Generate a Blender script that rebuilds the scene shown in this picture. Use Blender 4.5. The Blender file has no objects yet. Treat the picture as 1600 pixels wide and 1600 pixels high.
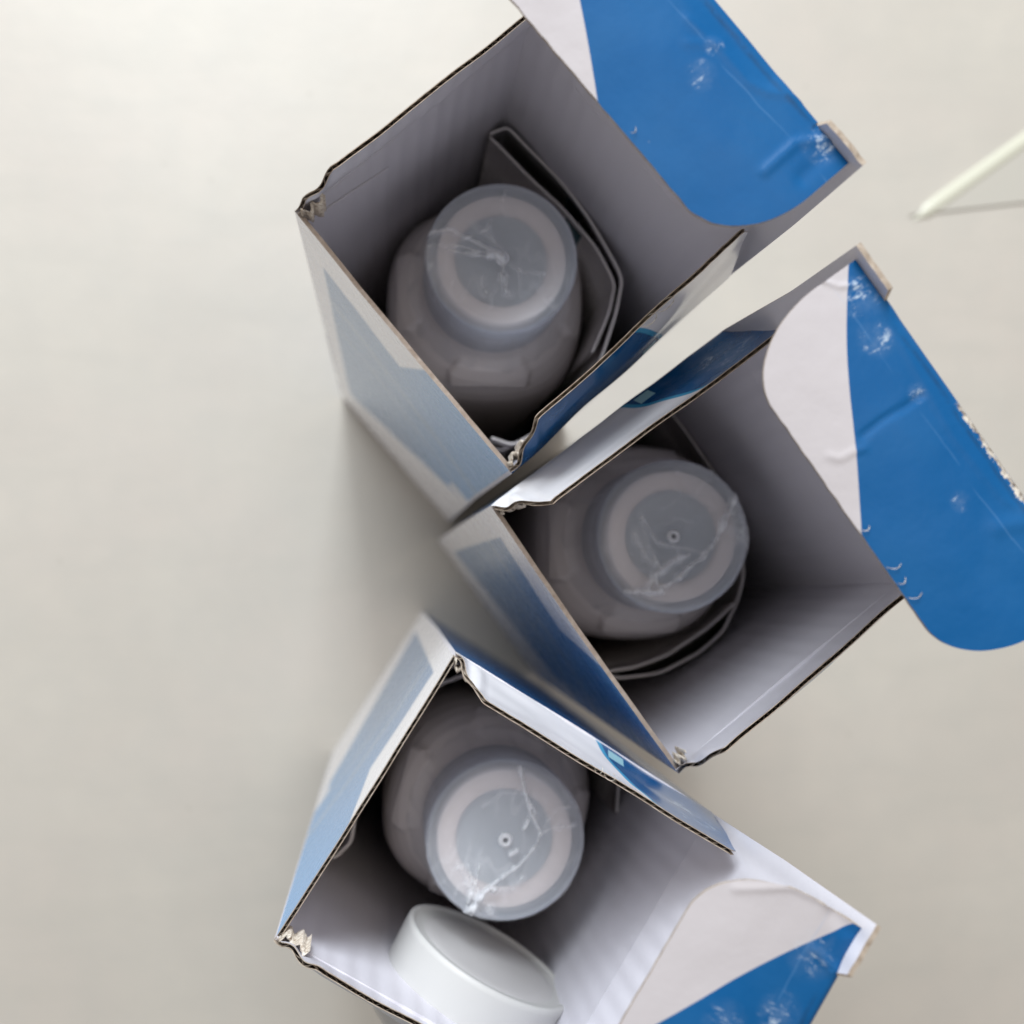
import bpy, math, random
from mathutils import Vector, Matrix, noise
random.seed(7)
SC = bpy.context.scene
U = 0.065                      # one unit = width of a carton front, in metres
HB = 3.606                     # carton height in units (rim above table)
DB = 0.9367                    # carton depth in units
PI = math.pi

# ------------------------------------------------------------------ camera
cd = bpy.data.cameras.new("camera"); cam = bpy.data.objects.new("camera", cd)
SC.collection.objects.link(cam); SC.camera = cam
cd.sensor_fit = 'HORIZONTAL'; cd.sensor_width = 36.0; cd.lens = 40.5
cd.clip_start = 0.005; cd.clip_end = 20
R = [[0.99429, 0.0, 0.10673], [0.00579, -0.99853, -0.05391], [0.10658, 0.05422, -0.99283]]
M = Matrix(((R[0][0], -R[1][0], -R[2][0], 0), (R[0][1], -R[1][1], -R[2][1], 0),
            (R[0][2], -R[1][2], -R[2][2], 0), (0, 0, 0, 1)))
M.translation = Vector((0, 0, (HB + 3.4668) * U))
cam.matrix_world = M
cd.dof.use_dof = True; cd.dof.focus_distance = 3.15 * U; cd.dof.aperture_fstop = 14.5

# ------------------------------------------------------------------ light
w = bpy.data.worlds.new("World"); SC.world = w; w.use_nodes = True
bg = w.node_tree.nodes['Background']
bg.inputs[0].default_value = (1.0, 0.955, 0.92, 1); bg.inputs[1].default_value = 0.42
def area(name, loc, target, size, power, col, sy=None):
    l = bpy.data.lights.new(name, 'AREA'); l.shape = 'RECTANGLE'; l.size = size; l.size_y = sy or size
    l.energy = power; l.color = col
    o = bpy.data.objects.new(name, l); SC.collection.objects.link(o); o.location = loc
    o.rotation_euler = (Vector(target) - Vector(loc)).to_track_quat('-Z', 'Y').to_euler()
    return o
area("window_light", (-0.02, 0.98, 0.86), (0.0, 0.0, 0.15), 0.28, 10.6, (0.87, 0.94, 1.0), 0.55)
area("side_window_light", (-0.28, 0.74, 0.90), (0.0, 0.05, 0.15), 0.45, 8.6, (0.88, 0.945, 1.0), 0.45)
area("ceiling_light", (0.24, 0.22, 1.05), (0.08, 0.05, 0.0), 0.42, 1.7, (1.0, 0.87, 0.72), 0.42)
SC.view_settings.view_transform = 'Standard'; SC.view_settings.look = 'None'
SC.view_settings.exposure = 0.0; SC.view_settings.gamma = 1.0

# ------------------------------------------------------------------ node helper
class N:
    def __init__(s, name):
        s.m = bpy.data.materials.new(name); s.m.use_nodes = True
        s.t = s.m.node_tree; s.n = s.t.nodes; s.l = s.t.links
        s.b = s.n['Principled BSDF']; s.out = s.n['Material Output']
    def put(s, sock, v):
        if v is None: return
        if hasattr(v, 'is_output'): s.l.new(v, sock)
        elif isinstance(v, (tuple, list)): sock.default_value = tuple(v) + ((1,) if len(v) == 3 and len(sock.default_value) == 4 else ())
        else: sock.default_value = v
    def ma(s, op, a, b=None, c=None, cl=False):
        q = s.n.new('ShaderNodeMath'); q.operation = op; q.use_clamp = cl
        s.put(q.inputs[0], a); s.put(q.inputs[1], b); s.put(q.inputs[2], c); return q.outputs[0]
    def add(s, a, b): return s.ma('ADD', a, b)
    def sub(s, a, b): return s.ma('SUBTRACT', a, b)
    def mul(s, a, b): return s.ma('MULTIPLY', a, b)
    def gt(s, a, b): return s.ma('GREATER_THAN', a, b)
    def lt(s, a, b): return s.ma('LESS_THAN', a, b)
    def step(s, x, e, wd):      # soft step around e
        q = s.n.new('ShaderNodeMapRange'); q.interpolation_type = 'SMOOTHSTEP'
        s.put(q.inputs[0], x); s.put(q.inputs[1], e - wd); s.put(q.inputs[2], e + wd); return q.outputs[0]
    def mix(s, f, a, b):
        q = s.n.new('ShaderNodeMix'); q.data_type = 'RGBA'
        s.put(q.inputs[0], f); s.put(q.inputs[6], a); s.put(q.inputs[7], b); return q.outputs[2]
    def coord(s, which='Object', scale=None):
        q = s.n.new('ShaderNodeTexCoord'); o = q.outputs[which]
        if scale:
            p = s.n.new('ShaderNodeMapping'); s.l.new(o, p.inputs[0]); p.inputs[3].default_value = scale; o = p.outputs[0]
        return o
    def uv(s):
        q = s.n.new('ShaderNodeSeparateXYZ'); s.l.new(s.coord('UV'), q.inputs[0]); return q.outputs[0], q.outputs[1]
    def noise(s, scale, det=3, vec=None, rough=0.5, dist=0.0):
        q = s.n.new('ShaderNodeTexNoise'); q.inputs['Scale'].default_value = scale; q.inputs['Detail'].default_value = det
        q.inputs['Roughness'].default_value = rough; q.inputs['Distortion'].default_value = dist
        if vec is not None: s.l.new(vec, q.inputs['Vector'])
        return q.outputs[0]
    def vor(s, scale, vec=None, feature='F1'):
        q = s.n.new('ShaderNodeTexVoronoi'); q.feature = feature; q.inputs['Scale'].default_value = scale
        if vec is not None: s.l.new(vec, q.inputs['Vector'])
        return q.outputs['Distance']
    def bump(s, h, dist, strength=1.0):
        q = s.n.new('ShaderNodeBump'); q.inputs['Distance'].default_value = dist; q.inputs['Strength'].default_value = strength
        s.put(q.inputs['Height'], h); s.l.new(q.outputs[0], s.b.inputs['Normal']); return q.outputs[0]
    def set(s, **k):
        for a, v in k.items(): s.put(s.b.inputs[a.replace('_', ' ')], v)
        return s.m

WHITE = (0.90, 0.89, 0.92); BLUE = (0.002, 0.082, 0.243); CYAN = (0.05, 0.36, 0.62)

def board_print(name, design, off=0.0, flipd=False, scuffs=(), worn=None, gloss=0.22):
    """coated white board with the blue print of one panel; uv in carton-width units"""
    n = N(name); u, v = n.uv(); co = n.coord('Object')
    if design == 'tuck':        # blue field right of a white arc
        y = n.sub(0.9367 + off, v)
        arc = n.add(n.add(0.91, n.mul(u, -0.92)), n.mul(n.mul(u, u), 0.6))
        late = n.ma('MAXIMUM', n.sub(u, 0.30), 0.0)
        arc = n.sub(arc, n.mul(n.mul(late, late), 0.75))
        mask = n.step(n.sub(y, arc), 0.0, 0.0018)
        col = n.mix(mask, (0.49, 0.46, 0.475), BLUE)
    elif design == 'front':
        s = v
        top = n.add(0.27, n.mul(u, 0.32))
        right = n.step(n.add(u, n.mul(s, 0.25)), 0.60, 0.008)
        a = n.ma('MAXIMUM', n.step(n.sub(s, top), 0.0, 0.02), right)
        bot = n.lt(n.add(s, n.mul(u, 1.15)), 3.05)
        left = n.step(u, 0.105, 0.006)
        step_ = n.sub(1.0, n.mul(n.gt(u, 0.87), n.mul(n.gt(s, 1.78), n.lt(s, 1.95))))
        mask = n.mul(n.mul(a, bot), n.mul(left, step_))
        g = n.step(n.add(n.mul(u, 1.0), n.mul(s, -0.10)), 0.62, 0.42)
        ink = n.mix(g, (0.17, 0.30, 0.50), (0.11, 0.39, 0.78))  # blue print; its pale fade and lifted tone hold reflected light painted in
        for (c0, sl, wd) in ((0.75, 0.55, 0.05), (1.15, 0.7, 0.03)):
            dd = n.ma('ABSOLUTE', n.sub(s, n.add(c0, n.mul(n.mul(u, u), sl))))
            ink = n.mix(n.mul(n.sub(1, n.step(dd, wd, 0.03)), 0.45), ink, (0.42, 0.50, 0.58))
        col = n.mix(mask, WHITE, ink)
    elif design == 'dust':      # white, then cyan sliver, then blue
        if flipd: u = n.sub(1.14, u)
        e = n.add(0.50, n.add(n.mul(v, 0.28), n.mul(n.mul(v, v), 0.4)))
        d = n.sub(u, e)
        col = n.mix(n.step(d, 0.0, 0.003), WHITE, CYAN)
        col = n.mix(n.step(d, 0.018, 0.004), col, BLUE)
        sq = n.mul(n.mul(n.gt(u, 0.545), n.lt(u, 0.60)), n.mul(n.gt(v, 0.02), n.lt(v, 0.075)))
        col = n.mix(sq, col, (0.35, 0.62, 0.70))
    elif design == 'blue':
        col = n.mix(0.0, BLUE, BLUE)
    else:
        col = n.mix(0.0, WHITE, WHITE)
    # faint ink mottling
    mo = n.noise(160, 4, co, 0.6)
    col = n.mix(n.mul(n.step(mo, 0.55, 0.25), 0.10), col, (0.004, 0.094, 0.262) if design in ('tuck', 'blue') else (0.55, 0.54, 0.53))
    if design == 'tuck':        # keep the white field white, add rub marks to the ink
        col = n.mix(n.sub(1, mask), col, (0.475, 0.447, 0.462))
    rub = None
    for (a, b, r) in scuffs:
        du = n.sub(u, a); dv = n.sub(v, b)
        dist = n.ma('SQRT', n.add(n.mul(du, du), n.mul(dv, dv)))
        g = n.ma('SUBTRACT', 1.0, n.ma('DIVIDE', dist, r), cl=True)
        rub = g if rub is None else n.ma('MAXIMUM', rub, g)
    if rub is not None:
        gr = n.noise(1300, 6, n.coord('Object', (1, 0.35, 1)), 0.8)
        cloud = n.mul(n.step(n.add(gr, n.mul(n.noise(260, 4, co), 0.5)), 0.86, 0.08), n.mul(n.step(rub, 0.35, 0.3), 0.8))
        soft = n.mul(n.step(n.noise(420, 4, co, 0.6), 0.5, 0.2), n.mul(rub, 0.12))
        col = n.mix(n.ma('MAXIMUM', cloud, soft), col, (0.50, 0.58, 0.66))
    if design == 'tuck':        # worn ink line beside the fold, the crease's shade painted in dark
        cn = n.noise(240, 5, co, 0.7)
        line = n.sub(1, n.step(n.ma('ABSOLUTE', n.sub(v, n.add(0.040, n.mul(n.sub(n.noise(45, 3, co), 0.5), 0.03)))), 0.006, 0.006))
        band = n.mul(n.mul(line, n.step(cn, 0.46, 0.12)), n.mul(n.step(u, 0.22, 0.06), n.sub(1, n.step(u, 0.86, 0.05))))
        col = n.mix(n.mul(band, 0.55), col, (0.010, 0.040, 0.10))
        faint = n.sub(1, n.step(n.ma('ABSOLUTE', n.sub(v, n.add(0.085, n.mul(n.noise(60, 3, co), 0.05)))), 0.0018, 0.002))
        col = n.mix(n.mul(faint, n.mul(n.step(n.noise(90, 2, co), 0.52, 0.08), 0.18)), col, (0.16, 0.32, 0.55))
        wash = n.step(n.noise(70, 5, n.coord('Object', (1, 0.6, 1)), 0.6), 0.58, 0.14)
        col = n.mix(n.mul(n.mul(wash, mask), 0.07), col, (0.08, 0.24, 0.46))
    # sparse pinhole specks where ink has chipped
    sp = n.mul(n.lt(n.add(n.vor(520, co), n.mul(n.noise(2500, 2, co), 0.16)), 0.112), n.gt(n.noise(130, 3, co), 0.60))
    col = n.mix(n.mul(sp, 0.75), col, (0.66, 0.68, 0.70))
    if worn is not None:        # torn ink along the fold showing brown liner
        a0, a1, sc, wd = worn
        nn = n.noise(900, 4, co, 0.7)
        along = n.mul(n.step(u, a0, 0.01), n.sub(1, n.step(u, a1, 0.01)))
        near = n.sub(1, n.step(n.ma('ABSOLUTE', n.sub(v, n.add(sc, n.mul(n.sub(nn, 0.5), 0.05)))), wd, wd * 0.25))
        mk = n.mul(along, near)
        col = n.mix(mk, col, n.mix(n.step(nn, 0.5, 0.15), (0.10, 0.07, 0.05), (0.62, 0.57, 0.50)))
    h = n.add(n.mul(n.noise(900, 3, co), 0.3), n.noise(110, 3, co, 0.55))
    n.bump(h, 0.00022, 0.45 if design == 'tuck' else 0.22)
    return n.set(Base_Color=col, Roughness=n.add(gloss, n.mul(mo, 0.15)), Specular_IOR_Level=0.18 if design == 'tuck' else 0.5, Coat_Weight=0.0 if design == 'tuck' else 0.25, Coat_Roughness=0.12)

def make_inner():
    n = N("white_board_inside"); u, v = n.uv(); co = n.coord('Object')
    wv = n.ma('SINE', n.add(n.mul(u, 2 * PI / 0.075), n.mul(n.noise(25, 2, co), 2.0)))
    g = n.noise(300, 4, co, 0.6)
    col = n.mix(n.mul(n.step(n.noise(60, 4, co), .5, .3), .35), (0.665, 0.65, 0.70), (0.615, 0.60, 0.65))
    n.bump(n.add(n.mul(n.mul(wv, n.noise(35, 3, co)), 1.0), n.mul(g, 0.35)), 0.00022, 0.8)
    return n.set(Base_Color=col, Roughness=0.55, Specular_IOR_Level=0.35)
def make_kraft():
    n = N("kraft_cut_edge"); co = n.coord('Object')
    g = n.noise(800, 4, co, 0.6)
    col = n.mix(n.step(g, 0.5, 0.3), (0.27, 0.21, 0.16), (0.50, 0.43, 0.36))
    n.bump(g, 0.0002, 0.8)
    return n.set(Base_Color=col, Roughness=0.9, Specular_IOR_Level=0.1)
def make_torn():
    n = N("torn_board_fibre"); co = n.coord('Object')
    g = n.noise(1200, 4, co, 0.7)
    col = n.mix(n.step(g, 0.46, 0.16), (0.30, 0.23, 0.17), (0.70, 0.64, 0.56))
    n.bump(g, 0.0003, 0.8)
    return n.set(Base_Color=col, Roughness=0.9, Specular_IOR_Level=0.1)
M_IN = make_inner(); M_KR = make_kraft(); M_TORN = make_torn()
M_KRD = make_kraft(); M_KRD.name = 'pressed_cut_edge'
for nd in M_KRD.node_tree.nodes:
    if nd.type == 'MIX': nd.inputs[6].default_value = (0.27, 0.21, 0.17, 1); nd.inputs[7].default_value = (0.38, 0.32, 0.275, 1)
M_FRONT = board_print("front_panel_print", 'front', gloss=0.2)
M_DUST = board_print("dust_flap_print", 'dust', scuffs=((0.8, 0.2, 0.12),), gloss=0.16)
M_DUSTR = board_print("right_dust_flap_print", 'dust', flipd=True, gloss=0.16)
M_BLUE = board_print("blue_board", 'blue', gloss=0.2)

# ------------------------------------------------------------------ mesh helpers
def tag(o, label=None, cat=None, group=None, kind=None):
    if label: o['label'] = label
    if cat: o['category'] = cat
    if group: o['group'] = group
    if kind: o['kind'] = kind
    return o
def link(name, verts, faces, mats, parent=None, midx=None, uvs=None, smooth=True):
    me = bpy.data.meshes.new(name); me.from_pydata(verts, [], faces)
    for m in (mats if isinstance(mats, (list, tuple)) else [mats]): me.materials.append(m)
    if midx: me.polygons.foreach_set('material_index', midx)
    if smooth: me.polygons.foreach_set('use_smooth', [True] * len(faces))
    if uvs:
        l = me.uv_layers.new(name='UVMap')
        for lp in me.loops: l.data[lp.index].uv = uvs[lp.vertex_index]
    me.update()
    o = bpy.data.objects.new(name, me); SC.collection.objects.link(o)
    if parent: o.parent = parent
    return o
def empty(name, loc=(0, 0, 0), rz=0):
    o = bpy.data.objects.new(name, None); SC.collection.objects.link(o)
    o.location = loc; o.rotation_euler = (0, 0, rz); o.empty_display_size = 0.01
    return o
def lin(a, b, n): return [a + (b - a) * i / n for i in range(n + 1)]
def ends(a, b, n):            # denser at both ends
    return [a + (b - a) * (0.5 - 0.5 * math.cos(PI * i / n)) for i in range(n + 1)]

def sheet(name, parent, P, ts, s0, s1, rows, th, m_out, m_in, m_edge=None, hollow=False):
    """thick board following surface P(t,s); outer face is P, thickness grows to the inside.
    hollow: two liners with a gap for the fluted core."""
    V = []; F = []; MI = []; UV = []
    nt = len(ts)
    def nrm(t, s):
        e = 2e-3
        a = P(t + e, s) - P(t - e, s); b = P(t, s + e) - P(t, s - e)
        return a.cross(b).normalized()
    shells = [(0.0, th * 0.17, m_out, m_edge), (th * 0.83, th, None, None)] if hollow else [(0.0, th, m_out, m_edge)]
    grid = [(t, s0(t) + (s1(t) - s0(t)) * j / rows) for t in ts for j in range(rows + 1)]
    pts = [(P(t, s), nrm(t, s)) for t, s in grid]
    for (o0, o1, mo, me_) in shells:
        b0 = len(V)
        for k, (p, q) in enumerate(pts): V.append((p - q * o0) * U); UV.append(grid[k])
        b1 = len(V)
        for k, (p, q) in enumerate(pts): V.append((p - q * o1) * U); UV.append(grid[k])
        def I(i, j, b): return b + i * (rows + 1) + j
        first = (o0 == 0.0); last = (o1 == th)
        for i in range(nt - 1):
            for j in range(rows):
                F.append((I(i, j, b0), I(i + 1, j, b0), I(i + 1, j + 1, b0), I(i, j + 1, b0))); MI.append(0 if first else 2)
                F.append((I(i, j, b1), I(i, j + 1, b1), I(i + 1, j + 1, b1), I(i + 1, j, b1))); MI.append(1 if last else 2)
        # rims (own vertices so shading stays crisp)
        def rim(path, mt=2):
            c = len(V)
            for (i, j) in path:
                for b in (b0, b1):
                    V.append(V[I(i, j, b)]); UV.append(UV[I(i, j, b)])
            for k in range(len(path) - 1):
                F.append((c + 2 * k, c + 2 * k + 1, c + 2 * k + 3, c + 2 * k + 2)); MI.append(mt)
        rim([(i, 0) for i in range(nt)], 1); rim([(i, rows) for i in range(nt)][::-1])
        rim([(0, j) for j in range(rows + 1)][::-1]); rim([(nt - 1, j) for j in range(rows + 1)])
    return link(name, V, F, [m_out, m_in, m_edge or M_KR], parent, MI, UV)

def core(parent, P, t0, t1, se, depth, th, lam=0.030, seed=0, up=1):
    """the wavy medium between the two liners, seen at the cut edge"""
    n = int((t1 - t0) / lam * 8)
    V = []; F = []
    ph = 0.0
    for i in range(n + 1):
        t = t0 + (t1 - t0) * i / n
        ph += 2 * PI / 8 * (1 + 0.35 * noise.noise(Vector((t * 14, seed, 3))))
        amp = 0.33 * th * (0.75 + 0.5 * noise.noise(Vector((t * 9, seed, 9))))
        wv = max(-1, min(1, 1.25 * math.sin(ph)))
        for s in (se(t) - up * (0.0015 + 0.0025 * noise.noise(Vector((t * 40, seed, 1)))), se(t) - up * depth):
            e = 2e-3
            a = P(t + e, s) - P(t - e, s); b = P(t, s + e) - P(t, s - e); q = a.cross(b).normalized()
            V.append((P(t, s) - q * (th * 0.5 + amp * wv)) * U)
    for i in range(n): F.append((2 * i, 2 * i + 2, 2 * i + 3, 2 * i + 1))
    o = link('fluted_core', V, F, M_KR, parent)
    return o

def tube(name, parent, pts, r, mat, seg=5):
    V = []; F = []
    for k, p in enumerate(pts):
        d = (pts[min(k + 1, len(pts) - 1)] - pts[max(k - 1, 0)]).normalized()
        a = d.orthogonal().normalized(); b = d.cross(a)
        rr = r * (0.5 + 0.5 * math.sin(PI * (k + .5) / len(pts)))
        for j in range(seg):
            an = 2 * PI * j / seg; V.append((p + (a * math.cos(an) + b * math.sin(an)) * rr) * U)
    for k in range(len(pts) - 1):
        for j in range(seg):
            F.append((k * seg + j, k * seg + (j + 1) % seg, (k + 1) * seg + (j + 1) % seg, (k + 1) * seg + j))
    return link(name, V, F, mat, parent)

def dseg(p, a, b):
    ax, ay = a; bx, by = b; dx, dy = bx - ax, by - ay
    L = dx * dx + dy * dy
    k = max(0, min(1, ((p[0] - ax) * dx + (p[1] - ay) * dy) / L)) if L else 0
    return math.hypot(p[0] - ax - dx * k, p[1] - ay - dy * k)
def dpoly(p, pl): return min(dseg(p, pl[i], pl[i + 1]) for i in range(len(pl) - 1))

TH = 0.0135
# ------------------------------------------------------------------ cartons
def carton(cfg, seed):
    x, y, th = cfg['pose']
    root = empty('medicine_carton', (x * U, y * U, 0), th)
    tag(root, cfg['label'], 'box', 'open corrugated cartons on the table')
    w0, w1, k1, k0 = cfg['warp']       # rim corner offsets: F0, F1, K1, K0
    def cor(c, o, s):                  # corner at depth s below the rim, warp fades out
        f = max(0, 1 - s / 1.4)
        return Vector((c[0] + o[0] * f, c[1] + o[1] * f, HB - s))
    def F0(s): return cor((0, 0), w0, s)
    def F1(s): return cor((1, 0), w1, s)
    def K0(s): return cor((0, DB), k0, s)
    def K1(s): return cor((1, DB), k1, s)
    def wall(A, B, L, bow, sd):
        def P(t, s):
            a = A(s); b = B(s); q = t / L
            p = a.lerp(b, q); d = (b - a).normalized(); out = Vector((d.y, -d.x, 0))
            m = math.sin(PI * min(1, max(0, q)))
            f = math.exp(-max(s, 0) / 0.9)
            p += out * (bow * m * f + 0.0025 * noise.noise(Vector((t * 5, s * 3, sd))) * m)
            return p
        return P
    # sheets: t runs so that d x up = outward
    # surface parametrisation: normal = dP/dt x dP/ds must point outward; s runs downward, so order is handled per wall
    def flip(P, L): return lambda t, s: P(L - t, s)
    Pf = wall(F0, F1, 1.0, cfg['bow'][0], seed + 1)
    Pr = wall(F1, K1, DB, cfg['bow'][1], seed + 2)
    Pk = wall(K1, K0, 1.0, cfg['bow'][2], seed + 3)
    Pl = wall(K0, F0, DB, cfg['bow'][3], seed + 4)
    def out_wall(name, P, L, mat, rim, hollow=True, n=34):
        # dP/dt (along) x dP/ds (down) = along x (-z) = -(along x z) = -outward -> use negative s parameter
        Q = lambda t, s: P(t, -s)
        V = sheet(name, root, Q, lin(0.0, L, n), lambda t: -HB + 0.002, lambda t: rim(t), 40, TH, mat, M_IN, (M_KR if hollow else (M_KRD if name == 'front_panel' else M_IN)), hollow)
        return V, Q
    def remap(o):                       # uv.y = depth below the rim
        for d in o.data.uv_layers[0].data: d.uv = (d.uv[0], -d.uv[1])
    def rimf(sd, a=0.003): return lambda t: a * noise.noise(Vector((t * 22, sd, 5))) - 0.004 * math.exp(-((t - 0.03) / 0.02) ** 2)
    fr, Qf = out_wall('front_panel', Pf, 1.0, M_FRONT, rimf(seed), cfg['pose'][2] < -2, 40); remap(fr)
    if cfg['pose'][2] < -2: core(fr, Qf, 0.01, 0.99, rimf(seed), 0.05, TH, seed=seed + 1)
    sr, _ = out_wall('side_panel', Pr, DB, M_BLUE, lambda t: 0.0, False); remap(sr)
    bk, _ = out_wall('back_panel', Pk, 1.0, M_BLUE, lambda t: 0.0, False); remap(bk)
    sl, _ = out_wall('side_panel', Pl, DB, M_BLUE, lambda t: 0.0, False); remap(sl)
    # floor of the carton
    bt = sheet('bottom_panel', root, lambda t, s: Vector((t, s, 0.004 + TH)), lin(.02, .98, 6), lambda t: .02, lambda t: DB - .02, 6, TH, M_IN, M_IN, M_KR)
    # glue seam flap on the left wall, inside the front-left corner
    def Pg(t, s):
        p = Pl(DB - 0.012 - t, s); q = Pl(DB - 0.05 - t, s)
        return p + Vector((TH * 1.15, 0, 0))
    def gtop(t): return -0.085 - 0.30 * t
    sheet('glue_flap', root, lambda t, s: Pg(0.34 - t, -s), lin(0, 0.34, 10), lambda t: -2.4, lambda t: -0.10 - 0.26 * (0.34 - t), 14, TH * 0.3, M_IN, M_IN, M_IN)
    # ------------- dust flaps, standing and leaning in over the opening
    LD = 0.352
    def dust(A, B, inward, lean, sd, near_first, curl):
        """A is the corner beside the front panel; hinge runs A->B (towards the lid)"""
        hl = 0.925
        a = A(0); b = B(0); d = (b - a).normalized(); inn = Vector(inward)
        def P0(t, s):
            l = lean[0] + (lean[1] - lean[0]) * t
            k = s / LD
            ang = l * (0.55 + 0.45 * min(1, max(0, s / 0.05)))
            p = a + d * t + Vector((0, 0, 1)) * (s * math.cos(ang)) + inn * (s * math.sin(ang) + curl * math.sin(PI * min(1, max(0, k))) * math.sin(PI * min(1, max(0, t / hl))))
            p += inn * (0.006 * noise.noise(Vector((t * 5, s * 8, sd))))
            if t < 0.13: p += inn * (0.012 * math.sin(t * 85 + sd) * (1 - t / 0.13)) * min(1, s * 12)   # crushed corner
            return p
        def edge(t):
            if t < 0.105:
                q = t / 0.105
                e = 0.02 + LD * 0.93 * (q ** 1.25) + 0.006 * math.sin(q * 13 + sd)
            else: e = LD - 0.004 * (t - .1)
            if t > 0.90: e -= 0.10 * ((t - 0.90) / 0.025) ** 2 * 0.25
            return max(0.012, e + 0.0045 * noise.noise(Vector((t * 24, sd, 2))))
        if near_first:   # left side wall: outward = -x ; need dt x ds outward
            P = lambda t, s: P0(hl - t, s); ed = lambda t: edge(hl - t)
        else:
            P = P0; ed = edge
        ts = sorted(set(lin(0, hl, 60) + ([hl - q for q in lin(0, .13, 16)] if near_first else lin(0, .13, 16))))
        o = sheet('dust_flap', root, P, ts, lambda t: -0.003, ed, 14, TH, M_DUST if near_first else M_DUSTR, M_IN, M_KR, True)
        if near_first:
            for q in o.data.uv_layers[0].data: q.uv = (hl - q.uv[0], q.uv[1])
        core(o, P, 0.01, hl - 0.01, ed, 0.05, TH, seed=sd + 20)
        return P0, edge
    inl = Vector((1, 0, 0)); inr = Vector((-1, 0, 0))
    PL, eL = dust(F0, K0, inl, cfg['leanL'], seed + 5, True, cfg.get('curlL', .012))
    PR, eR = dust(F1, K1, inr, cfg['leanR'], seed + 6, False, cfg.get('curlR', .012))
    # ------------- lid, standing on the back edge, with the tuck flap folded over the opening
    ln = cfg['lid_lean']; ct, st = math.cos(ln), math.sin(ln)
    k0v, k1v = Vector((0, DB, HB)), Vector((1, DB, HB))
    k0r, k1r = K0(0), K1(0)
    topz = HB + (DB) * ct
    def Pl0(t, s):
        f = max(0, 1 - s / 0.5)
        base = (k0v + (k0r - k0v) * f).lerp(k1v + (k1r - k1v) * f, t)
        p = base + Vector((0, st * s, ct * s))
        p += Vector((0, 1, 0)) * (0.010 * math.sin(PI * min(1, max(0, s / DB))) * cfg.get('lid_bow', 1) + 0.004 * noise.noise(Vector((t * 4, s * 4, seed + 8))))
        return p
    tabw = 0.145
    def tab(t):
        m = min(t, 1 - t)
        hgt = 0.034 + 0.006 * noise.noise(Vector((t * 30, seed, 7)))
        return hgt if m < tabw else -0.020
    PB = lambda t, s: Pl0(1 - t, s)
    eps = 0.0015
    ts = sorted(set(lin(0, 1, 40) + [tabw, tabw + eps, 1 - tabw, 1 - tabw - eps] + lin(0, tabw, 8) + lin(1 - tabw, 1, 8)))
    lid = sheet('lid_panel', root, PB, ts, lambda t: 0.0, lambda t: DB + tab(1 - t), 24, TH, M_BLUE, M_IN, M_KR)
    # tuck flap: u across, s from the lid top towards the front (s<0 = round part of the fold)
    rf = 0.022; DT = 0.384
    v_top = DB + st * DB
    cr = cfg['creases']
    def Pt(t, s):
        z = topz; v = v_top
        if s < rf * 1.5708:             # quarter round
            a = s / rf
            p = Vector((t, v - rf * (1 - math.sin(PI / 2 - max(a, 0)) ) , z - rf + rf * math.sin(max(a, 0)))) if a > 0 else Vector((t, v, z - rf + s))
            if a > 0: p = Vector((t, v - rf * (1 - math.cos(a)), z - rf + rf * math.sin(a)))
        else:
            q = s - rf * 1.5708
            p = Vector((t, v - rf - q * math.cos(cfg['tuck_tilt']), z + q * math.sin(cfg['tuck_tilt'])))
            p.z += 0.012 * math.sin(q / DT * PI) * cfg.get('tuck_bow', 1)
        rise = 0.0
        for pl, amp, wd in cr:
            dd = dpoly((t, s), pl); rise += 0.5 * amp * math.exp(-(dd / wd) ** 2)
        m = min(1, max(0, s / 0.03))
        rise += 0.0022 * noise.noise(Vector((t * 7, s * 9, seed + 11))) * m + 0.0004 * noise.noise(Vector((t * 25, s * 25, seed + 12))) * m
        p.z += rise
        if min(t, 1 - t) < tabw and s < 0.03: p.y -= 0.003
        return p
    e0, e1 = 0.026, 0.974
    def tb(t):                          # start of the flap: behind the slit it starts inside the tab
        return TH * 1.7 if min(t, 1 - t) < tabw else 0.0
    def tend(t):
        D = DT + 0.012
        rt, rs = cfg['corner']
        m = min(t - e0, e1 - t)
        if m < rt:
            k = 1 - m / rt; D = D - rs + rs * math.sqrt(max(0, 1 - k * k))
        return D + 0.0022 * noise.noise(Vector((t * 30, seed, 4)))
    ts = sorted(set(lin(e0, e1, 110) + [e0 + 0.17 * (1 - math.cos(PI / 2 * i / 30)) for i in range(31)] + [e1 - 0.17 * (1 - math.cos(PI / 2 * i / 30)) for i in range(31)] + [tabw, tabw + eps, 1 - tabw, 1 - tabw - eps]))
    # normal check: dP/dt=+x, dP/ds=-y  -> x cross -y = -z, so run t backwards
    Pt2 = lambda t, s: Pt(1 - t, s)
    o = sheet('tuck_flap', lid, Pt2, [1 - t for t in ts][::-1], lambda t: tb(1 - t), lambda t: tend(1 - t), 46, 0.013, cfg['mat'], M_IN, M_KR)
    for q in o.data.uv_layers[0].data: q.uv = (1 - q.uv[0], q.uv[1])
    # loose paper fibres on the cut edges
    for (t, s, dx, ds, ln_) in cfg.get('fibres', ()):
        p0 = Pt(t, min(s, tend(t))) + Vector((0, 0, 0.003)); pts = []
        for k in range(9):
            q = k / 8; pts.append(p0 + Vector((dx * q * ln_ * .6 + 0.008 * math.sin(q * 3), -ds * q * ln_ * .6 + 0.006 * q * q, 0.006 * math.sin(q * PI))))
        tube('paper_fibre', lid, pts, 0.0009, M_TORN)
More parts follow.
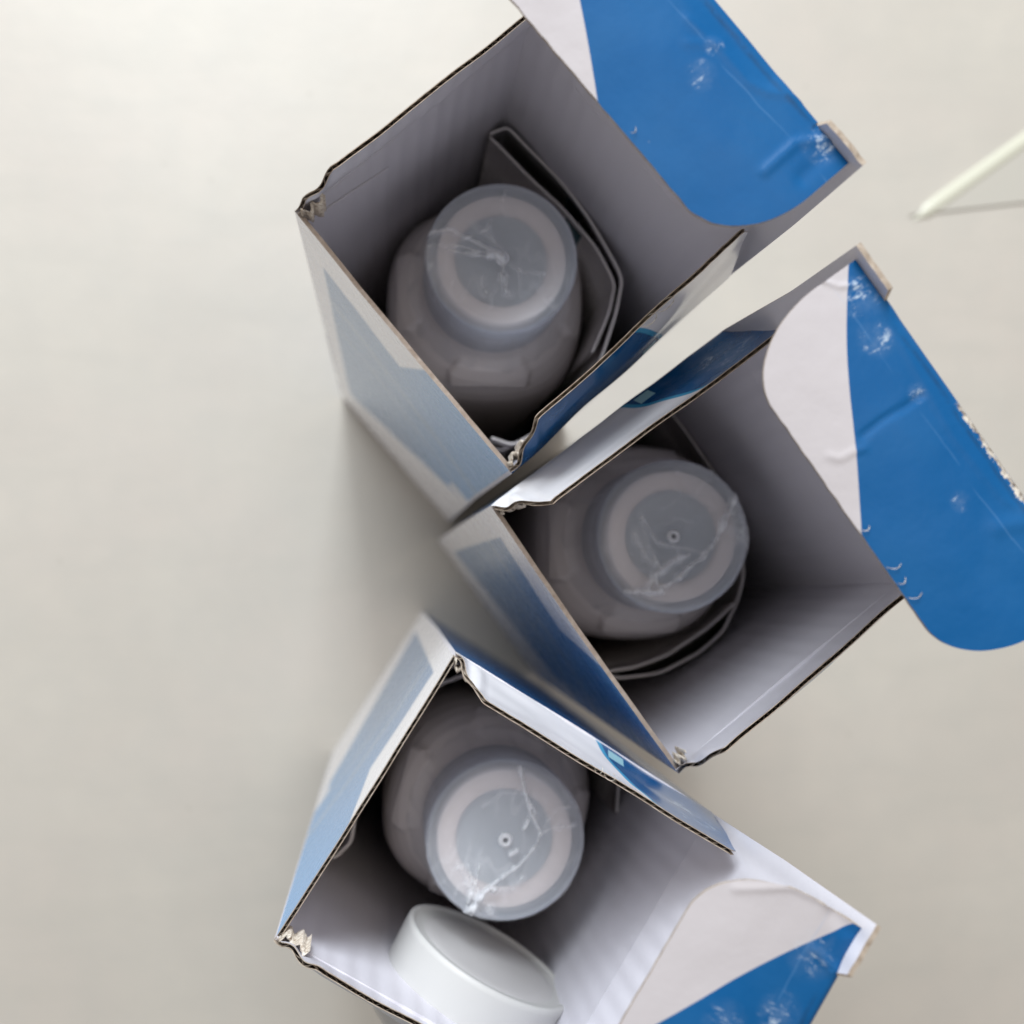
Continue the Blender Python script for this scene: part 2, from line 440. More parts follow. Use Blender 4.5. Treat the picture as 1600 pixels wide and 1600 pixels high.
    # crushed, torn board at the two front corners
    for (C, sgn, amt) in ((F0, 1, cfg['torn'][0]), (F1, -1, cfg['torn'][1])):
        if amt <= 0: continue
        V = []; F = []; nn = 26
        c = C(0)
        for i in range(nn + 1):
            q = i / nn
            along = 0.085 * amt * q
            zig = 0.010 * math.sin(q * 15 + seed) + 0.010 * noise.noise(Vector((q * 9, seed, sgn)))
            px_ = c.x + sgn * (0.018 + zig * 0.9 + 0.022 * q); py = c.y + 0.006 + along
            top = 0.012 + 0.05 * amt * abs(noise.noise(Vector((q * 6, seed * 3, 1)))) + 0.10 * q * amt
            V += [Vector((px_, py, HB - 0.05)) * U, Vector((px_ + sgn * 0.006, py, HB + top)) * U,
                  Vector((px_ + sgn * 0.016, py + 0.003, HB + top - 0.002)) * U, Vector((px_ + sgn * 0.012, py, HB - 0.05)) * U]
        for i in range(nn):
            for j in range(3):
                F.append((4 * i + j, 4 * i + 4 + j, 4 * i + 5 + j, 4 * i + 1 + j))
        link('torn_edge', V, F, M_TORN, root)
    return root, PL, PR

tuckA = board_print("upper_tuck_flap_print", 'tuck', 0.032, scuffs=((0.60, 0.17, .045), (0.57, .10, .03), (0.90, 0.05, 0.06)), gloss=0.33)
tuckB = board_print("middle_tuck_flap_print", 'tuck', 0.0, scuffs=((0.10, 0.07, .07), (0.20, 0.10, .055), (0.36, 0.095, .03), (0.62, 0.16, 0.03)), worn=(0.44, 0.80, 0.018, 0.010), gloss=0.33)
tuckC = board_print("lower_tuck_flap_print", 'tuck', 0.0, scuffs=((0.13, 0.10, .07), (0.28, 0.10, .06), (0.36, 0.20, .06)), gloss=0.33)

CFG = [
 dict(label="topmost open blue and white carton, its flap cut off by the top photo edge",
      pose=(-0.2854, 1.0795, -0.8571), warp=((-.011, .008), (.015, -.010), (-.01, .015), (-.012, .004)),
      bow=(0.004, -0.012, 0.0, -0.004), leanL=(0.20, 0.22), leanR=(0.17, 0.20), curlR=-.008, lid_lean=0.014, tuck_tilt=-0.01,
      corner=(0.17, 0.235), mat=tuckA, torn=(0.9, 1.0),
      creases=[([(0.48, 0.106), (0.587, 0.091), (0.681, 0.093), (0.727, 0.072), (0.794, 0.005)], 0.006, 0.010),
               ([(0.40, 0.04), (0.60, 0.045), (0.70, 0.03)], -0.012, 0.028),
               ([(0.863, 0.203), (0.86, 0.099), (0.901, 0.023)], 0.009, 0.014),
               ([(0.93, 0.14), (0.925, 0.06)], -0.008, 0.02), ([(0.525, 0.146), (0.571, 0.087)], 0.004, 0.012)],
      fibres=((0.60, 0.385, -0.5, -1, .018),)),
 dict(label="middle open blue and white carton, its tuck flap fold worn to bare brown board",
      pose=(0.3016, 0.2113, -0.9516), warp=((.006, .003), (-.001, -.001), (-.045, -.01), (-.022, -.012)),
      bow=(0.006, -0.006, 0.0, 0.0), leanL=(0.24, 0.27), leanR=(0.17, 0.20), curlR=-.02, lid_lean=0.006, tuck_tilt=-0.005,
      corner=(0.17, 0.25), mat=tuckB, torn=(0.8, 0.5),
      creases=[([(0.365, 0.264), (0.361, 0.205), (0.368, 0.143), (0.37, 0.087)], -0.011, 0.0065),
               ([(0.248, 0.054), (0.492, 0.081), (0.683, 0.068), (0.735, 0.033)], 0.004, 0.008),
               ([(0.357, 0.353), (0.376, 0.339), (0.38, 0.308), (0.391, 0.274)], 0.008, 0.006),
               ([(0.027, 0.123), (0.054, 0.102), (0.076, 0.061)], 0.006, 0.007),
               ([(0.2, 0.02), (0.7, 0.03)], -0.010, 0.018), ([(0.75, 0.06), (0.72, 0.12)], 0.008, 0.02)],
      fibres=((0.535, 0.393, 0.2, -1, 0.03), (0.64, 0.393, .45, -1, .045), (0.685, .393, -.1, -1, .03), (0.725, .393, .3, -1, .05))),
 dict(label="bottom open blue and white carton, holding a bottle and a loose white cap",
      pose=(0.2070, -0.2228, -2.1339), warp=((.009, 0), (-.009, -.002), (-.03, 0), (.010, 0)),
      bow=(-0.004, -0.006, 0.0, 0.004), leanL=(0.17, 0.13), leanR=(0.25, 0.28), curlR=-.02, lid_lean=0.1151, tuck_tilt=0.0,
      corner=(0.17, 0.24), mat=tuckC, torn=(1.0, 1.0),
      creases=[([(0.03, 0.10), (0.05, 0.03), (0.10, 0.02)], -0.014, 0.02), ([(0.02, 0.13), (0.03, 0.22), (0.10, 0.33)], 0.006, 0.010),
               ([(0.12, 0.10), (0.14, 0.03)], 0.008, 0.012), ([(0.34, 0.09), (0.30, 0.03)], 0.007, 0.008)],
      fibres=()),
]
boxes = [carton(c, 10 * i + 3) for i, c in enumerate(CFG)]
for (bi, side, t, ln_) in ((0, 2, 0.50, 0.05), (0, 2, 0.56, 0.06), (2, 1, 0.49, 0.03), (2, 1, 0.46, .02)):
    P0 = boxes[bi][side]; p0 = P0(t, 0.345); pts = []
    for k in range(12):
        q = k / 11; a = q * 4.4
        pts.append(p0 + Vector((0.012 * math.sin(a), ln_ * (1 - math.cos(a)) * .5, 0.010 + 0.01 * math.sin(a * .7))))
    tube('paper_fibre', boxes[bi][0], pts, 0.0011, M_TORN)

def to_world(i, u, v, z):
    x, y, th = CFG[i]['pose']
    return Vector((x + u * math.cos(th) - v * math.sin(th), y + u * math.sin(th) + v * math.cos(th), z))

# ------------------------------------------------------------------ bottles
def make_plastic(name, col, rough, sub=0.0, bumps=0.25):
    n = N(name); co = n.coord('Object')
    c = n.mix(n.mul(n.noise(70, 3, co), 0.4), col, tuple(k * 0.9 for k in col))
    n.bump(n.noise(400, 2, co), 0.0001, bumps)
    return n.set(Base_Color=c, Roughness=rough, Specular_IOR_Level=0.5, Subsurface_Weight=sub, Subsurface_Scale=0.004, Subsurface_Radius=(1, 1, 1))
M_BODY = make_plastic("white_bottle_plastic", (0.93, 0.88, 0.87), 0.24)
M_RING = make_plastic("white_cap_plastic", (0.97, 0.83, 0.77), 0.5)
M_DISC = make_plastic("grey_cap_well", (0.52, 0.54, 0.56), 0.45)
M_CUP = make_plastic("white_loose_cap_plastic", (0.57, 0.565, 0.55), 0.45, 0.0, 0.1)
M_MARK = make_plastic('moulded_mark_plastic', (0.78, 0.80, 0.84), 0.3)
M_HOLE = make_plastic('moulded_mark_hole', (0.18, 0.19, 0.21), 0.5)
M_LINER = make_plastic('loose_cap_face', (0.56, 0.545, 0.54), 0.6)
def make_frost():
    n = N("frosted_clear_plastic"); co = n.coord('Object')
    n.bump(n.noise(500, 3, co), 0.0001, 0.3)
    n.set(Base_Color=(0.82, 0.88, 0.97), Roughness=0.28, Specular_IOR_Level=0.6)
    tr = n.n.new('ShaderNodeBsdfTransparent'); tr.inputs[0].default_value = (0.93, 0.95, 0.97, 1)
    mx = n.n.new('ShaderNodeMixShader')
    lw = n.n.new('ShaderNodeLayerWeight'); lw.inputs[0].default_value = 0.35
    f = n.add(0.29, n.mul(lw.outputs['Facing'], 0.55))
    n.l.new(f, mx.inputs[0]); n.l.new(tr.outputs[0], mx.inputs[1]); n.l.new(n.b.outputs[0], mx.inputs[2])
    n.l.new(mx.outputs[0], n.out.inputs[0])
    return n.m
M_FROST = make_frost()
def make_film():
    n = N("shrink_film"); co = n.coord('Object')
    at = n.n.new('ShaderNodeAttribute'); at.attribute_name = 'crumple'
    fine = n.noise(1400, 3, n.coord('Object', (1, 1, 1)), 0.7)
    n.bump(n.add(n.noise(380, 4, co, 0.65), n.mul(fine, 0.5)), 0.0007, 0.9)
    n.set(Base_Color=(0.92, 0.95, 1.0), Roughness=0.10, Specular_IOR_Level=1.0)
    tr = n.n.new('ShaderNodeBsdfTransparent'); mx = n.n.new('ShaderNodeMixShader')
    lw = n.n.new('ShaderNodeLayerWeight'); lw.inputs[0].default_value = 0.25
    f = n.ma('ADD', n.add(0.035, n.mul(lw.outputs['Facing'], 0.14)), n.mul(at.outputs['Fac'], n.add(0.25, n.mul(fine, 1.0))), cl=True)
    n.l.new(f, mx.inputs[0]); n.l.new(tr.outputs[0], mx.inputs[1]); n.l.new(n.b.outputs[0], mx.inputs[2])
    n.l.new(mx.outputs[0], n.out.inputs[0])
    return n.m
M_FILM = make_film()

def lathe(name, parent, prof, mat, seg=72, sq=None, close_top=False):
    V = []; F = []
    for (r, z) in prof:
        k = 0 if sq is None else sq(z)
        for j in range(seg):
            a = 2 * PI * j / seg; c, s = math.cos(a), math.sin(a)
            rr = r * (1 + k * (1 / (abs(c) ** 3.2 + abs(s) ** 3.2) ** (1 / 3.2) - 1))
            V.append((rr * c * U, rr * s * U, z * U))
    for i in range(len(prof) - 1):
        for j in range(seg):
            F.append((i * seg + j, i * seg + (j + 1) % seg, (i + 1) * seg + (j + 1) % seg, (i + 1) * seg + j))
    if close_top: F.append(tuple(range(seg)))
    return link(name, V, F, mat, parent)
def rounded(r, z0, z1, bev, n=6):       # top at z1 going out and down to z0
    return [(r - bev + bev * math.sin(PI / 2 * i / n), z1 - bev + bev * math.cos(PI / 2 * i / n)) for i in range(n + 1)] + [(r, z0)]

def bottle(i, u, v, ztop, rc, label, seams_and_glints, rot, sd, tilt=(0, 0)):
    root = empty('medicine_bottle')
    p = to_world(i, u, v, 0.03); root.location = p * U; root.rotation_euler = (tilt[0], tilt[1], CFG[i]['pose'][2] + rot)
    tag(root, label, 'bottle', 'capped white bottles inside the cartons')
    z1 = HB + ztop - 0.03
    sqz = lambda z: max(0, min(1, (z1 - 0.40 - z) / 0.45)) * 0.75
    body = [(0.20, z1 - 0.36), (0.215, z1 - 0.38), (0.235, z1 - 0.40), (0.262, z1 - 0.43), (0.30, z1 - 0.475), (0.335, z1 - 0.53), (0.366, z1 - 0.59), (0.388, z1 - 0.66),
            (0.400, z1 - 0.74), (0.404, z1 - 0.82), (0.405, z1 - 1.2), (0.405, 0.06), (0.39, 0.02), (0.36, 0.0), (0.01, 0.0)]
    body = [(0.20, z1 - 0.36), (0.225, z1 - 0.375), (0.238, z1 - 0.405), (0.258, z1 - 0.435), (0.29, z1 - 0.465), (0.325, z1 - 0.505), (0.352, z1 - 0.555), (0.372, z1 - 0.61), (0.384, z1 - 0.67),
            (0.388, z1 - 0.74), (0.389, z1 - 0.82), (0.389, z1 - 1.2), (0.389, 0.06), (0.37, 0.02), (0.34, 0.0), (0.01, 0.0)]
    fine = []                       # resample the shoulder finely so the added panels have edges
    for (ra, za), (rb, zb) in zip(body, body[1:]):
        m = 7 if za > z1 - 0.67 else 2
        fine += [(ra + (rb - ra) * k / m, za + (zb - za) * k / m) for k in range(m)]
    fine.append(body[-1])
    bo = lathe('body', root, fine, M_BODY, 192, sqz)
    for vtx in bo.data.vertices:    # four panels added to the shoulder, shaped to show bright reflection crescents
        X, Y, Z = vtx.co / U; an = math.atan2(Y, X); d = (an + PI / 4) % (PI / 2) - PI / 4
        zz = z1 - Z
        if 0.42 < zz < 0.72:
            w_ = 0.50 - 0.9 * abs(zz - 0.50)
            f = min(1, max(0, (w_ - abs(d)) / 0.05)) * min(1, max(0, (zz - 0.445) / 0.02)) * min(1, max(0, (0.60 - 0.05 * math.cos(d * 3) - zz) / 0.02))
            k = 1 + 0.055 * f; vtx.co = Vector((X * k, Y * k, Z + 0.010 * f)) * U
    lathe('neck', root, [(0.17, z1 - 0.10), (0.195, z1 - 0.12), (0.20, z1 - 0.25), (0.225, z1 - 0.26), (0.228, z1 - 0.29), (0.20, z1 - 0.30), (0.20, z1 - 0.37)], M_BODY, 64)
    # inner cap: white ring, grey sunken disc
    R1, R0 = rc * 0.86, rc * 0.605
    ring = [(R0, z1 - 0.052), (R0 + 0.004, z1 - 0.030), (R0 + 0.012, z1 - 0.022), (R1 - 0.008, z1 - 0.020), (R1 - 0.002, z1 - 0.024), (R1, z1 - 0.032), (R1, z1 - 0.30), (R1 - .02, z1 - 0.31)]
    lathe('cap_ring', root, ring, M_RING, 96)
    disc = [(R0 + 0.001, z1 - 0.045), (R0 * 0.9, z1 - 0.058), (R0 * 0.5, z1 - 0.060), (0.0001, z1 - 0.060)]
    lathe('cap_disc', root, disc, M_DISC, 72)
    # frosted outer cup, upside down, with a tiny moulding mark in the middle
    lathe('moulding_mark', root, [(0.007, z1 - 0.012), (0.009, z1 + 0.004), (0.013, z1 + 0.009), (0.018, z1 + 0.008), (0.021, z1 + 0.001), (0.024, z1 - 0.004)], M_MARK, 32)
    lathe('mark_hole', root, [(0.0001, z1 - 0.003), (0.009, z1 - 0.003)], M_HOLE, 24)
    oc = [(0.0001, z1 - 0.006), (0.008, z1 - 0.006), (0.024, z1 - 0.005),
          (R0 * 0.8, z1 - 0.004), (rc - 0.050, z1 - 0.004), (rc - 0.038, z1 + 0.002)] + rounded(rc, z1 - 0.34, z1 + 0.005, 0.022) + [(rc - 0.012, z1 - 0.345), (rc - 0.018, z1 - 0.33), (rc - 0.018, z1 - 0.05)]
    lathe('frosted_cap', root, oc, M_FROST, 120)
    # crumpled shrink film on top and round the neck
    nr, na = 84, 200; V = []; F = []; cru = []
    for a_ in range(nr + 1):
        q = a_ / nr
        for b_ in range(na):
            an = 2 * PI * b_ / na; c, s = math.cos(an), math.sin(an)
            if q < 0.62:
                r = q / 0.62 * (rc + 0.002); z = z1 + 0.009
                e = min(1, r / rc)
                if e > 0.93: z -= 0.012 * ((e - 0.93) / 0.07) ** 2
            else:
                k = (q - 0.62) / 0.38
                r = rc + 0.004 + 0.052 * k ** 1.5; z = z1 - 0.003 - 0.50 * k
            xp, yp = r * c / rc, r * s / rc
            # seams are given in picture directions (x right, y up), rotate back into bottle space
            th = -(CFG[i]['pose'][2] + rot); X = xp * math.cos(-th) - yp * math.sin(-th); Y = xp * math.sin(-th) + yp * math.cos(-th)
            nv = noise.noise(Vector((xp * 3.2, yp * 3.2, sd))) ; n2 = noise.noise(Vector((xp * 9, yp * 9, sd + 5)))
            ridg = 1 - abs(noise.noise(Vector((xp * 2.6 + n2 * .25, yp * 4.5, sd + 9)))) * 6
            patch = max(0, noise.noise(Vector((xp * 1.3, yp * 1.3, sd + 2))) + 0.05)
            cr = 0.22 * patch + max(0, ridg) * 0.22 * min(1, patch * 5)
            hz = 0.006 * nv + 0.003 * n2
            if q < 0.66:
                for (pl, wd, st_) in seams_and_glints:
                    dd = dpoly((X, Y), pl)
                    wob = wd * (1 + 0.9 * n2 + 0.5 * nv)
                    g = math.exp(-(dd / max(wob, 0.004)) ** 2)
                    cr += (1.25 if sd < 3 else 0.95) * st_ * g; hz += 0.020 * g * min(1, st_)
            else:
                st2 = noise.noise(Vector((an * 7, z * 2, sd)))
                cr = 0.05 + 0.30 * max(0, st2) ; r += 0.010 * st2 + 0.012 * nv
            V.append((r * c * U, r * s * U, (z + max(hz, -0.004)) * U)); cru.append(max(0, min(1, cr)))
    for a_ in range(nr):
        for b_ in range(na):
            F.append((a_ * na + b_, a_ * na + (b_ + 1) % na, (a_ + 1) * na + (b_ + 1) % na, (a_ + 1) * na + b_))
    fo = link('shrink_film', V, F, M_FILM, root)
    at = fo.data.attributes.new('crumple', 'FLOAT', 'POINT'); at.data.foreach_set('value', cru)
    return root

# seams in cap radii, x right / y up; short strong ones are glints painted as whiter film
def sm(cx, cy, R_, pts): return [((x - cx) / R_, (cy - y) / R_) for x, y in pts]
sA = [(sm(785, 403, 118, [(650, 372), (700, 362), (745, 382), (790, 406)]), 0.035, .55), (sm(785, 403, 118, [(700, 395), (750, 402), (788, 408)]), 0.03, .5),
      (sm(785, 403, 118, [(720, 380), (760, 362), (768, 345)]), 0.02, .3), (sm(785, 403, 118, [(790, 410), (782, 430), (790, 455)]), 0.012, .35),
      (sm(785, 403, 118, [(752, 430), (752, 448), (760, 460)]), 0.012, .3), (sm(785, 403, 118, [(790, 300), (783, 318)]), 0.015, .4),
      (sm(785, 403, 118, [(880, 475), (865, 480), (850, 470)]), 0.03, .3), (sm(785, 403, 118, [(763, 401), (767, 403)]), 0.02, 1.3), (sm(785, 403, 118, [(789, 455), (791, 457)]), 0.018, 1.1),
      (sm(785, 403, 118, [(668, 388), (720, 388), (785, 405)]), 0.02, .4), (sm(785, 403, 118, [(655, 372), (668, 400), (664, 430)]), 0.06, .3), (sm(785, 403, 118, [(735, 352), (765, 372), (790, 404)]), 0.05, .28),
      (sm(785, 403, 118, [(790, 412), (815, 425), (850, 428)]), 0.03, .2), (sm(785, 403, 118, [(788, 412), (780, 440), (796, 462)]), 0.06, .22)]
sB = [(sm(1053, 838, 117, [(975, 922), (1030, 920), (1060, 900), (1080, 880), (1110, 855), (1130, 820), (1150, 775)]), 0.035, .65),
      (sm(1053, 838, 117, [(1000, 805), (1025, 848), (1050, 853), (1095, 862), (1110, 850)]), 0.03, .35), (sm(1053, 838, 117, [(990, 835), (1010, 870), (1035, 890), (1070, 870)]), 0.06, .35),
      (sm(1053, 838, 117, [(1010, 915), (1040, 880), (1075, 865)]), 0.045, .4), (sm(1053, 838, 117, [(1130, 820), (1170, 850)]), 0.10, .25), (sm(1053, 838, 117, [(1145, 775), (1165, 830)]), 0.09, .28), (sm(1053, 838, 117, [(1003, 922), (1035, 924), (1030, 918)]), 0.035, .8),
      (sm(1053, 838, 117, [(1060, 905), (1062, 893), (1078, 880), (1096, 872), (1112, 850)]), 0.012, .8), (sm(1053, 838, 117, [(1025, 910), (1022, 895), (1045, 880)]), 0.014, .5),
      (sm(1053, 838, 117, [(1115, 850), (1122, 825), (1135, 790)]), 0.012, .5), (sm(1053, 838, 117, [(1000, 812), (1012, 850), (1030, 885)]), 0.02, .3)]
sC = [(sm(790, 1313, 122, [(722, 1425), (760, 1385), (785, 1366), (810, 1350), (838, 1318), (843, 1300), (828, 1272), (820, 1240), (812, 1200)]), 0.022, .8),
      (sm(790, 1313, 122, [(722, 1425), (750, 1405), (765, 1418)]), 0.09, .55), (sm(790, 1313, 122, [(843, 1304), (860, 1295), (900, 1290)]), 0.03, .45),
      (sm(790, 1313, 122, [(735, 1360), (748, 1385), (752, 1400)]), 0.015, .35), (sm(790, 1313, 122, [(755, 1260), (785, 1240), (830, 1240)]), 0.02, .25),
      (sm(790, 1313, 122, [(815, 1205), (870, 1220), (900, 1260)]), 0.12, .28), (sm(790, 1313, 122, [(760, 1385), (800, 1385), (815, 1370)]), 0.04, .35), (sm(790, 1313, 122, [(720, 1350), (745, 1395)]), 0.06, .3),
      (sm(790, 1313, 122, [(785, 1298), (778, 1315)]), 0.01, .4), (sm(790, 1313, 122, [(824, 1283), (818, 1295)]), 0.02, 1.6), (sm(790, 1313, 122, [(796, 1333), (806, 1326)]), 0.022, 1.7),
      (sm(790, 1313, 122, [(768, 1386), (774, 1382)]), 0.022, 1.5), (sm(790, 1313, 122, [(783, 1368), (786, 1365)]), 0.018, 1.4), (sm(790, 1313, 122, [(722, 1425), (745, 1372), (750, 1345)]), 0.012, .4),
      (sm(790, 1313, 122, [(730, 1415), (738, 1365), (732, 1345)]), 0.012, .35), (sm(790, 1313, 122, [(812, 1200), (818, 1235), (835, 1270)]), 0.014, .5), (sm(790, 1313, 122, [(843, 1300), (872, 1262), (905, 1265)]), 0.02, .3),
      (sm(790, 1313, 122, [(736, 1426), (752, 1392), (768, 1380)]), 0.014, .7)]
bA = bottle(0, 0.443, 0.493, -0.35, 0.257, "white bottle with a frosted cap standing in the top carton", sA, -0.714, 1)
bB = bottle(1, 0.449, 0.489, -0.35, 0.260, "white bottle with a frosted cap standing in the middle carton, torn film across its cap", sB, 0.951, 2)
bC = bottle(2, 0.452, 0.500, -0.35, 0.262, "white bottle with a frosted cap standing in the bottom carton next to the loose cap", sC, 0.302, 3)

# ------------------------------------------------------------------ leaflets
def make_paper(kind):
    n = N("leaflet_paper"); co = n.coord('Object'); u, v = n.uv()
    col = n.mix(n.mul(n.noise(200, 3, co), .3), (0.86, 0.82, 0.81), (0.78, 0.75, 0.74))
    a = n.mul(n.mul(n.gt(u, 0.40), n.lt(u, 0.49)), n.mul(n.gt(v, 0.025), n.lt(v, 0.16)))
    if kind == 0: col = n.mix(a, col, (0.02, 0.14, 0.18))
    b = n.mul(n.mul(n.gt(u, 1.62), n.lt(u, 1.72)), n.lt(v, 0.06))
    if kind == 1: col = n.mix(b, col, (0.35, 0.02, 0.02))
    rows = n.mul(n.gt(n.ma('SINE', n.mul(v, 260)), 0.2), n.mul(n.gt(v, 0.25), n.gt(n.noise(900, 1, co), 0.5)))
    col = n.mix(n.mul(rows, 0.35), col, (0.15, 0.15, 0.16))
    n.bump(n.noise(300, 3, co), 0.0002, 0.4)
    return n.set(Base_Color=col, Roughness=0.6, Specular_IOR_Level=0.3)
M_PAPERS = [make_paper(k) for k in range(3)]
def ribbon(name, parent, pts, zt, hgt, th, sd, lean=0.0):
    """paper standing on edge along a path in carton coordinates"""
    pv = [Vector((a, b, 0)) for a, b in pts]; fine = []
    for i in range(len(pv) - 1):
        for k in range(8): fine.append(pv[i].lerp(pv[i + 1], k / 8))
    fine.append(pv[-1])
    for _ in range(3): fine = [fine[0]] + [fine[k] * .5 + (fine[k - 1] + fine[k + 1]) * .25 for k in range(1, len(fine) - 1)] + [fine[-1]]
    V = []; F = []; UV = []; L = 0; nr = 10
    for k, p in enumerate(fine):
        if k: L += (p - fine[k - 1]).length
        d = (fine[min(k + 1, len(fine) - 1)] - fine[max(k - 1, 0)]).normalized(); nn = Vector((d.y, -d.x, 0))
        top = zt(k / (len(fine) - 1)) if callable(zt) else zt
        for side in (0, 1):
            for j in range(nr + 1):
                s = hgt * j / nr
                off = (-0.5 + side) * th + 0.008 * noise.noise(Vector((L * 4, s * 2, sd)))
                V.append((p + nn * off + Vector((0, 0, HB + top - s))) * U); UV.append((L, s))
    W = 2 * (nr + 1)
    for k in range(len(fine) - 1):
        for side in (0, 1):
            for j in range(nr):
                a = k * W + side * (nr + 1) + j
                f = (a, a + W, a + W + 1, a + 1); F.append(f if side else f[::-1])
        a = k * W; F.append((a, a + nr + 1, a + W + nr + 1, a + W))
    return link(name, V, F, M_PAPERS[sd // 7], parent, None, UV)
def leaflet(i, label, strips):
    x, y, th = CFG[i]['pose']
    root = empty('folded_leaflet', (x * U, y * U, 0), th); tag(root, label, 'leaflet', 'folded leaflets beside the bottles')
    for k, (pts, zt, hg) in enumerate(strips): ribbon('paper_layer', root, pts, zt, hg, 0.010, i * 7 + k)
leaflet(0, "folded paper leaflet with a teal mark, wrapped round the bottle in the top carton",
  [([(0.025, 0.835), (0.045, 0.905), (0.27, 0.915), (0.50, 0.912), (0.74, 0.862), (0.82, 0.765), (0.93, 0.566), (0.966, 0.376), (0.960, 0.242), (0.94, 0.150), (0.87, 0.110)], -0.64, 2.6),
   ([(0.03, 0.83), (0.20, 0.842), (0.40, 0.865), (0.58, 0.868), (0.735, 0.83), (0.80, 0.75), (0.87, 0.60)], -0.66, 2.5),
   ([(0.955, 0.36), (0.955, 0.235), (0.93, 0.12), (0.85, 0.075), (0.80, 0.06), (0.70, 0.035)], -0.75, 2.2)])
leaflet(1, "folded paper leaflet with a red corner, tucked round the bottle in the middle carton",
  [([(0.06, 0.895), (0.25, 0.905), (0.43, 0.905), (0.62, 0.865), (0.80, 0.77), (0.875, 0.68), (0.935, 0.57), (0.945, 0.43), (0.92, 0.27), (0.84, 0.125), (0.78, 0.075), (0.6, 0.035)], -0.95, 2.3),
   ([(0.87, 0.66), (0.885, 0.50), (0.875, 0.33), (0.835, 0.19), (0.79, 0.10)], -0.93, 2.2)])
leaflet(2, "folded paper leaflet pressed between bottle and walls of the bottom carton",
  [([(0.225, 0.925), (0.10, 0.86), (0.045, 0.70), (0.035, 0.40), (0.05, 0.14), (0.12, 0.045), (0.40, 0.035), (0.63, 0.060), (0.735, 0.085), (0.826, 0.125), (0.909, 0.105), (0.91, 0.05)], -0.90, 2.3),
   ([(0.06, 0.30), (0.08, 0.15), (0.17, 0.085), (0.33, 0.060)], -0.86, 2.0)])

# ------------------------------------------------------------------ loose white cap
root = empty('loose_cap'); tag(root, "loose white plastic cap lying tipped on its side in the bottom carton", 'cap')
Rc, Lc = 0.300, 0.30
prof_out = [(Rc - 0.035, -Lc), (Rc - 0.012, -Lc + 0.008), (Rc - 0.001, -Lc + 0.028), (Rc + 0.002, -0.02), (Rc, -0.004), (Rc - 0.006, 0.0), (Rc - 0.016, 0.0), (Rc - 0.020, -0.003), (Rc - 0.024, -0.008), (Rc - 0.03, -0.011), (Rc - 0.06, -0.012)]
lathe('cap_shell', root, [(0.0001, -Lc)] + prof_out, M_CUP, 96)
lathe('cap_liner', root, [(Rc - 0.058, -0.0125), (Rc - 0.08, -0.010), (Rc - 0.12, -0.0135), (0.10, -0.012), (0.0001, -0.012)], M_LINER, 72)
nrm = Vector((0.46, 0.86, 0.06)).normalized()
root.rotation_mode = 'QUATERNION'; root.rotation_quaternion = nrm.to_track_quat('Z', 'Y')
root.location = (to_world(2, 0.815, 0.622, HB - 0.40) + Vector((0.045, -0.01, 0))) * U

# ------------------------------------------------------------------ table and the thing lying on it
def make_table():
    n = N("cream_table_top"); co = n.coord('Object')
    a = n.noise(14, 4, co, 0.55); b = n.noise(60, 5, co, 0.6); c = n.noise(9, 2, n.coord('Object', (1, 1.6, 1)), 0.5)
    col = n.mix(n.step(a, 0.5, 0.3), (0.505, 0.468, 0.415), (0.552, 0.515, 0.455))
    col = n.mix(n.mul(n.step(c, 0.52, 0.12), 0.35), col, (0.545, 0.488, 0.438))
    col = n.mix(n.mul(n.step(b, 0.5, 0.25), 0.35), col, (0.472, 0.45, 0.407))
    streak = n.noise(30, 5, n.coord('Object', (0.35, 2.2, 1)), 0.65)
    col = n.mix(n.mul(n.step(streak, 0.58, 0.12), 0.22), col, (0.455, 0.432, 0.385))
    sp = n.mul(n.lt(n.vor(48, co), 0.05), n.gt(n.noise(20, 1, co), .5))
    col = n.mix(n.mul(sp, 0.45), col, (0.42, 0.39, 0.34))
    n.bump(n.add(b, n.mul(n.noise(500, 3, co), .4)), 0.0004, 0.4)
    return n.set(Base_Color=col, Roughness=0.42, Specular_IOR_Level=0.35)
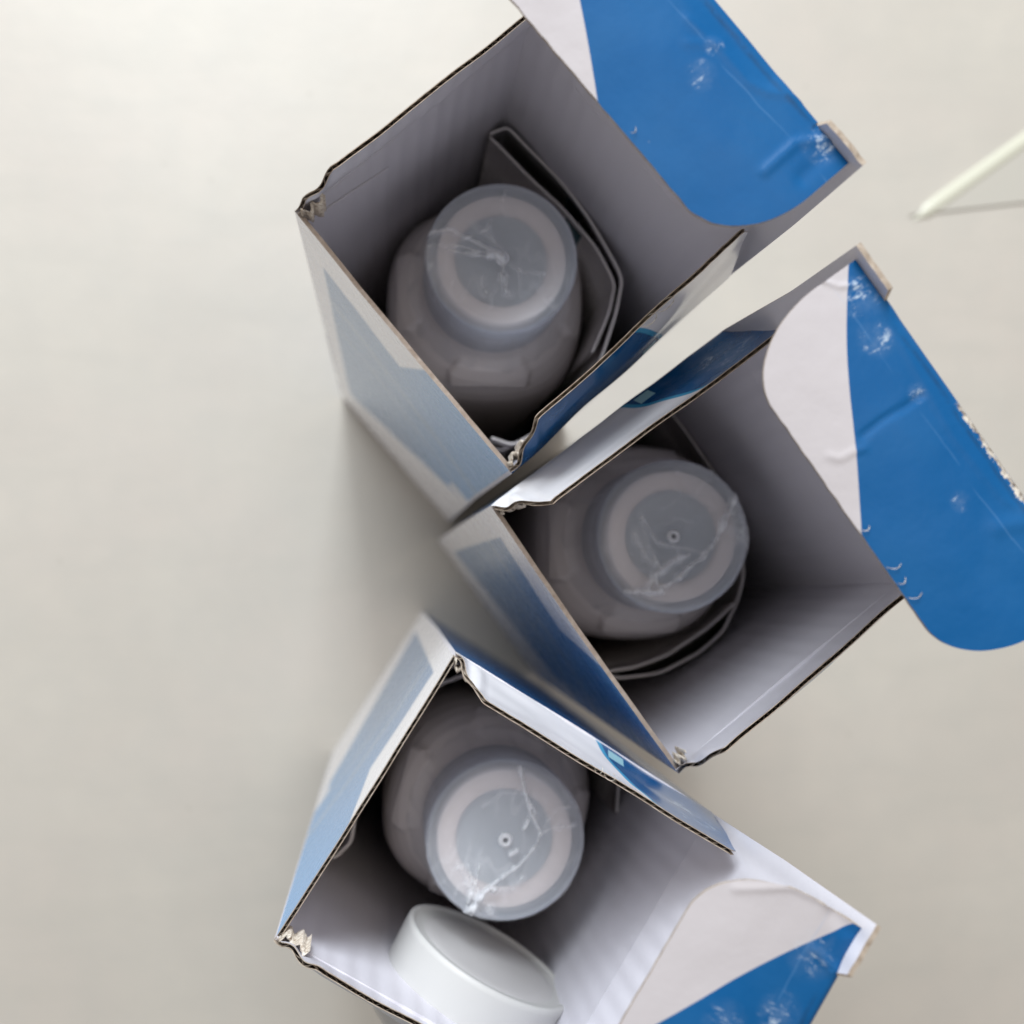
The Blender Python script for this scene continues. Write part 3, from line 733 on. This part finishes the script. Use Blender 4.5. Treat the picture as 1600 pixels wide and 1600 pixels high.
V = [(-1.6, -1.6, 0), (1.6, -1.6, 0), (1.6, 1.6, 0), (-1.6, 1.6, 0)]
t = link('table_top', V, [(0, 1, 2, 3)], make_table(), smooth=False); tag(t, kind='structure')

def make_tray():
    n = N("cream_plastic"); co = n.coord('Object')
    c = n.mix(n.mul(n.noise(60, 3, co), .4), (0.50, 0.475, 0.42), (0.48, 0.455, 0.40))
    n.bump(n.noise(300, 2, co), 0.0001, .3)
    return n.set(Base_Color=c, Roughness=0.4)
def make_lip():
    n = N("pale_tray_lip"); co = n.coord('Object')
    c = n.mix(n.mul(n.noise(60, 3, co), .3), (0.64, 0.63, 0.52), (0.61, 0.60, 0.49))
    return n.set(Base_Color=c, Roughness=0.3)
tr = empty('plastic_tray', (0, 0, 0)); tag(tr, "pale cream plastic tray whose corner shows at the right edge of the table", 'tray')
c0 = Vector((3.36, 2.335, 0)); dA = Vector((4.168 - 3.351, 2.93 - 2.343, 0)).normalized(); dB = Vector((4.156 - 3.351, 2.469 - 2.343 - 0.01, 0)).normalized()
lenA, lenB = 2.6, 2.6
z = Vector((0, 0, 1))
V = []; F = []
pA = c0 + dA * lenA; pB = c0 + dB * lenB; pC = c0 + dA * lenA + dB * lenB
for h in (0.002, 0.014):
    for p in (c0, pB, pC, pA): V.append((p + z * h) * U)
F = [(4, 5, 6, 7), (0, 1, 5, 4), (1, 2, 6, 5), (2, 3, 7, 6), (3, 0, 4, 7), (3, 2, 1, 0)]
link('tray_floor', V, F, make_tray(), tr, smooth=False)
V = []; F = []; K = 24; S = 14
wn = Vector((dA.y, -dA.x, 0))
for k in range(K + 1):
    q = k / K; e = min(1, math.sqrt(max(0, 1 - (1 - min(q * 12, 1)) ** 2)))
    p = c0 + dA * (lenA * q)
    for j in range(S):
        a = PI * j / (S - 1)
        V.append((p + wn * (0.050 * e * math.cos(a) + 0.04) + z * (0.001 + 0.030 * e * math.sin(a))) * U)
for k in range(K):
    for j in range(S - 1): F.append((k * S + j, k * S + j + 1, (k + 1) * S + j + 1, (k + 1) * S + j))
link('tray_lip', V, F, make_lip(), tr)
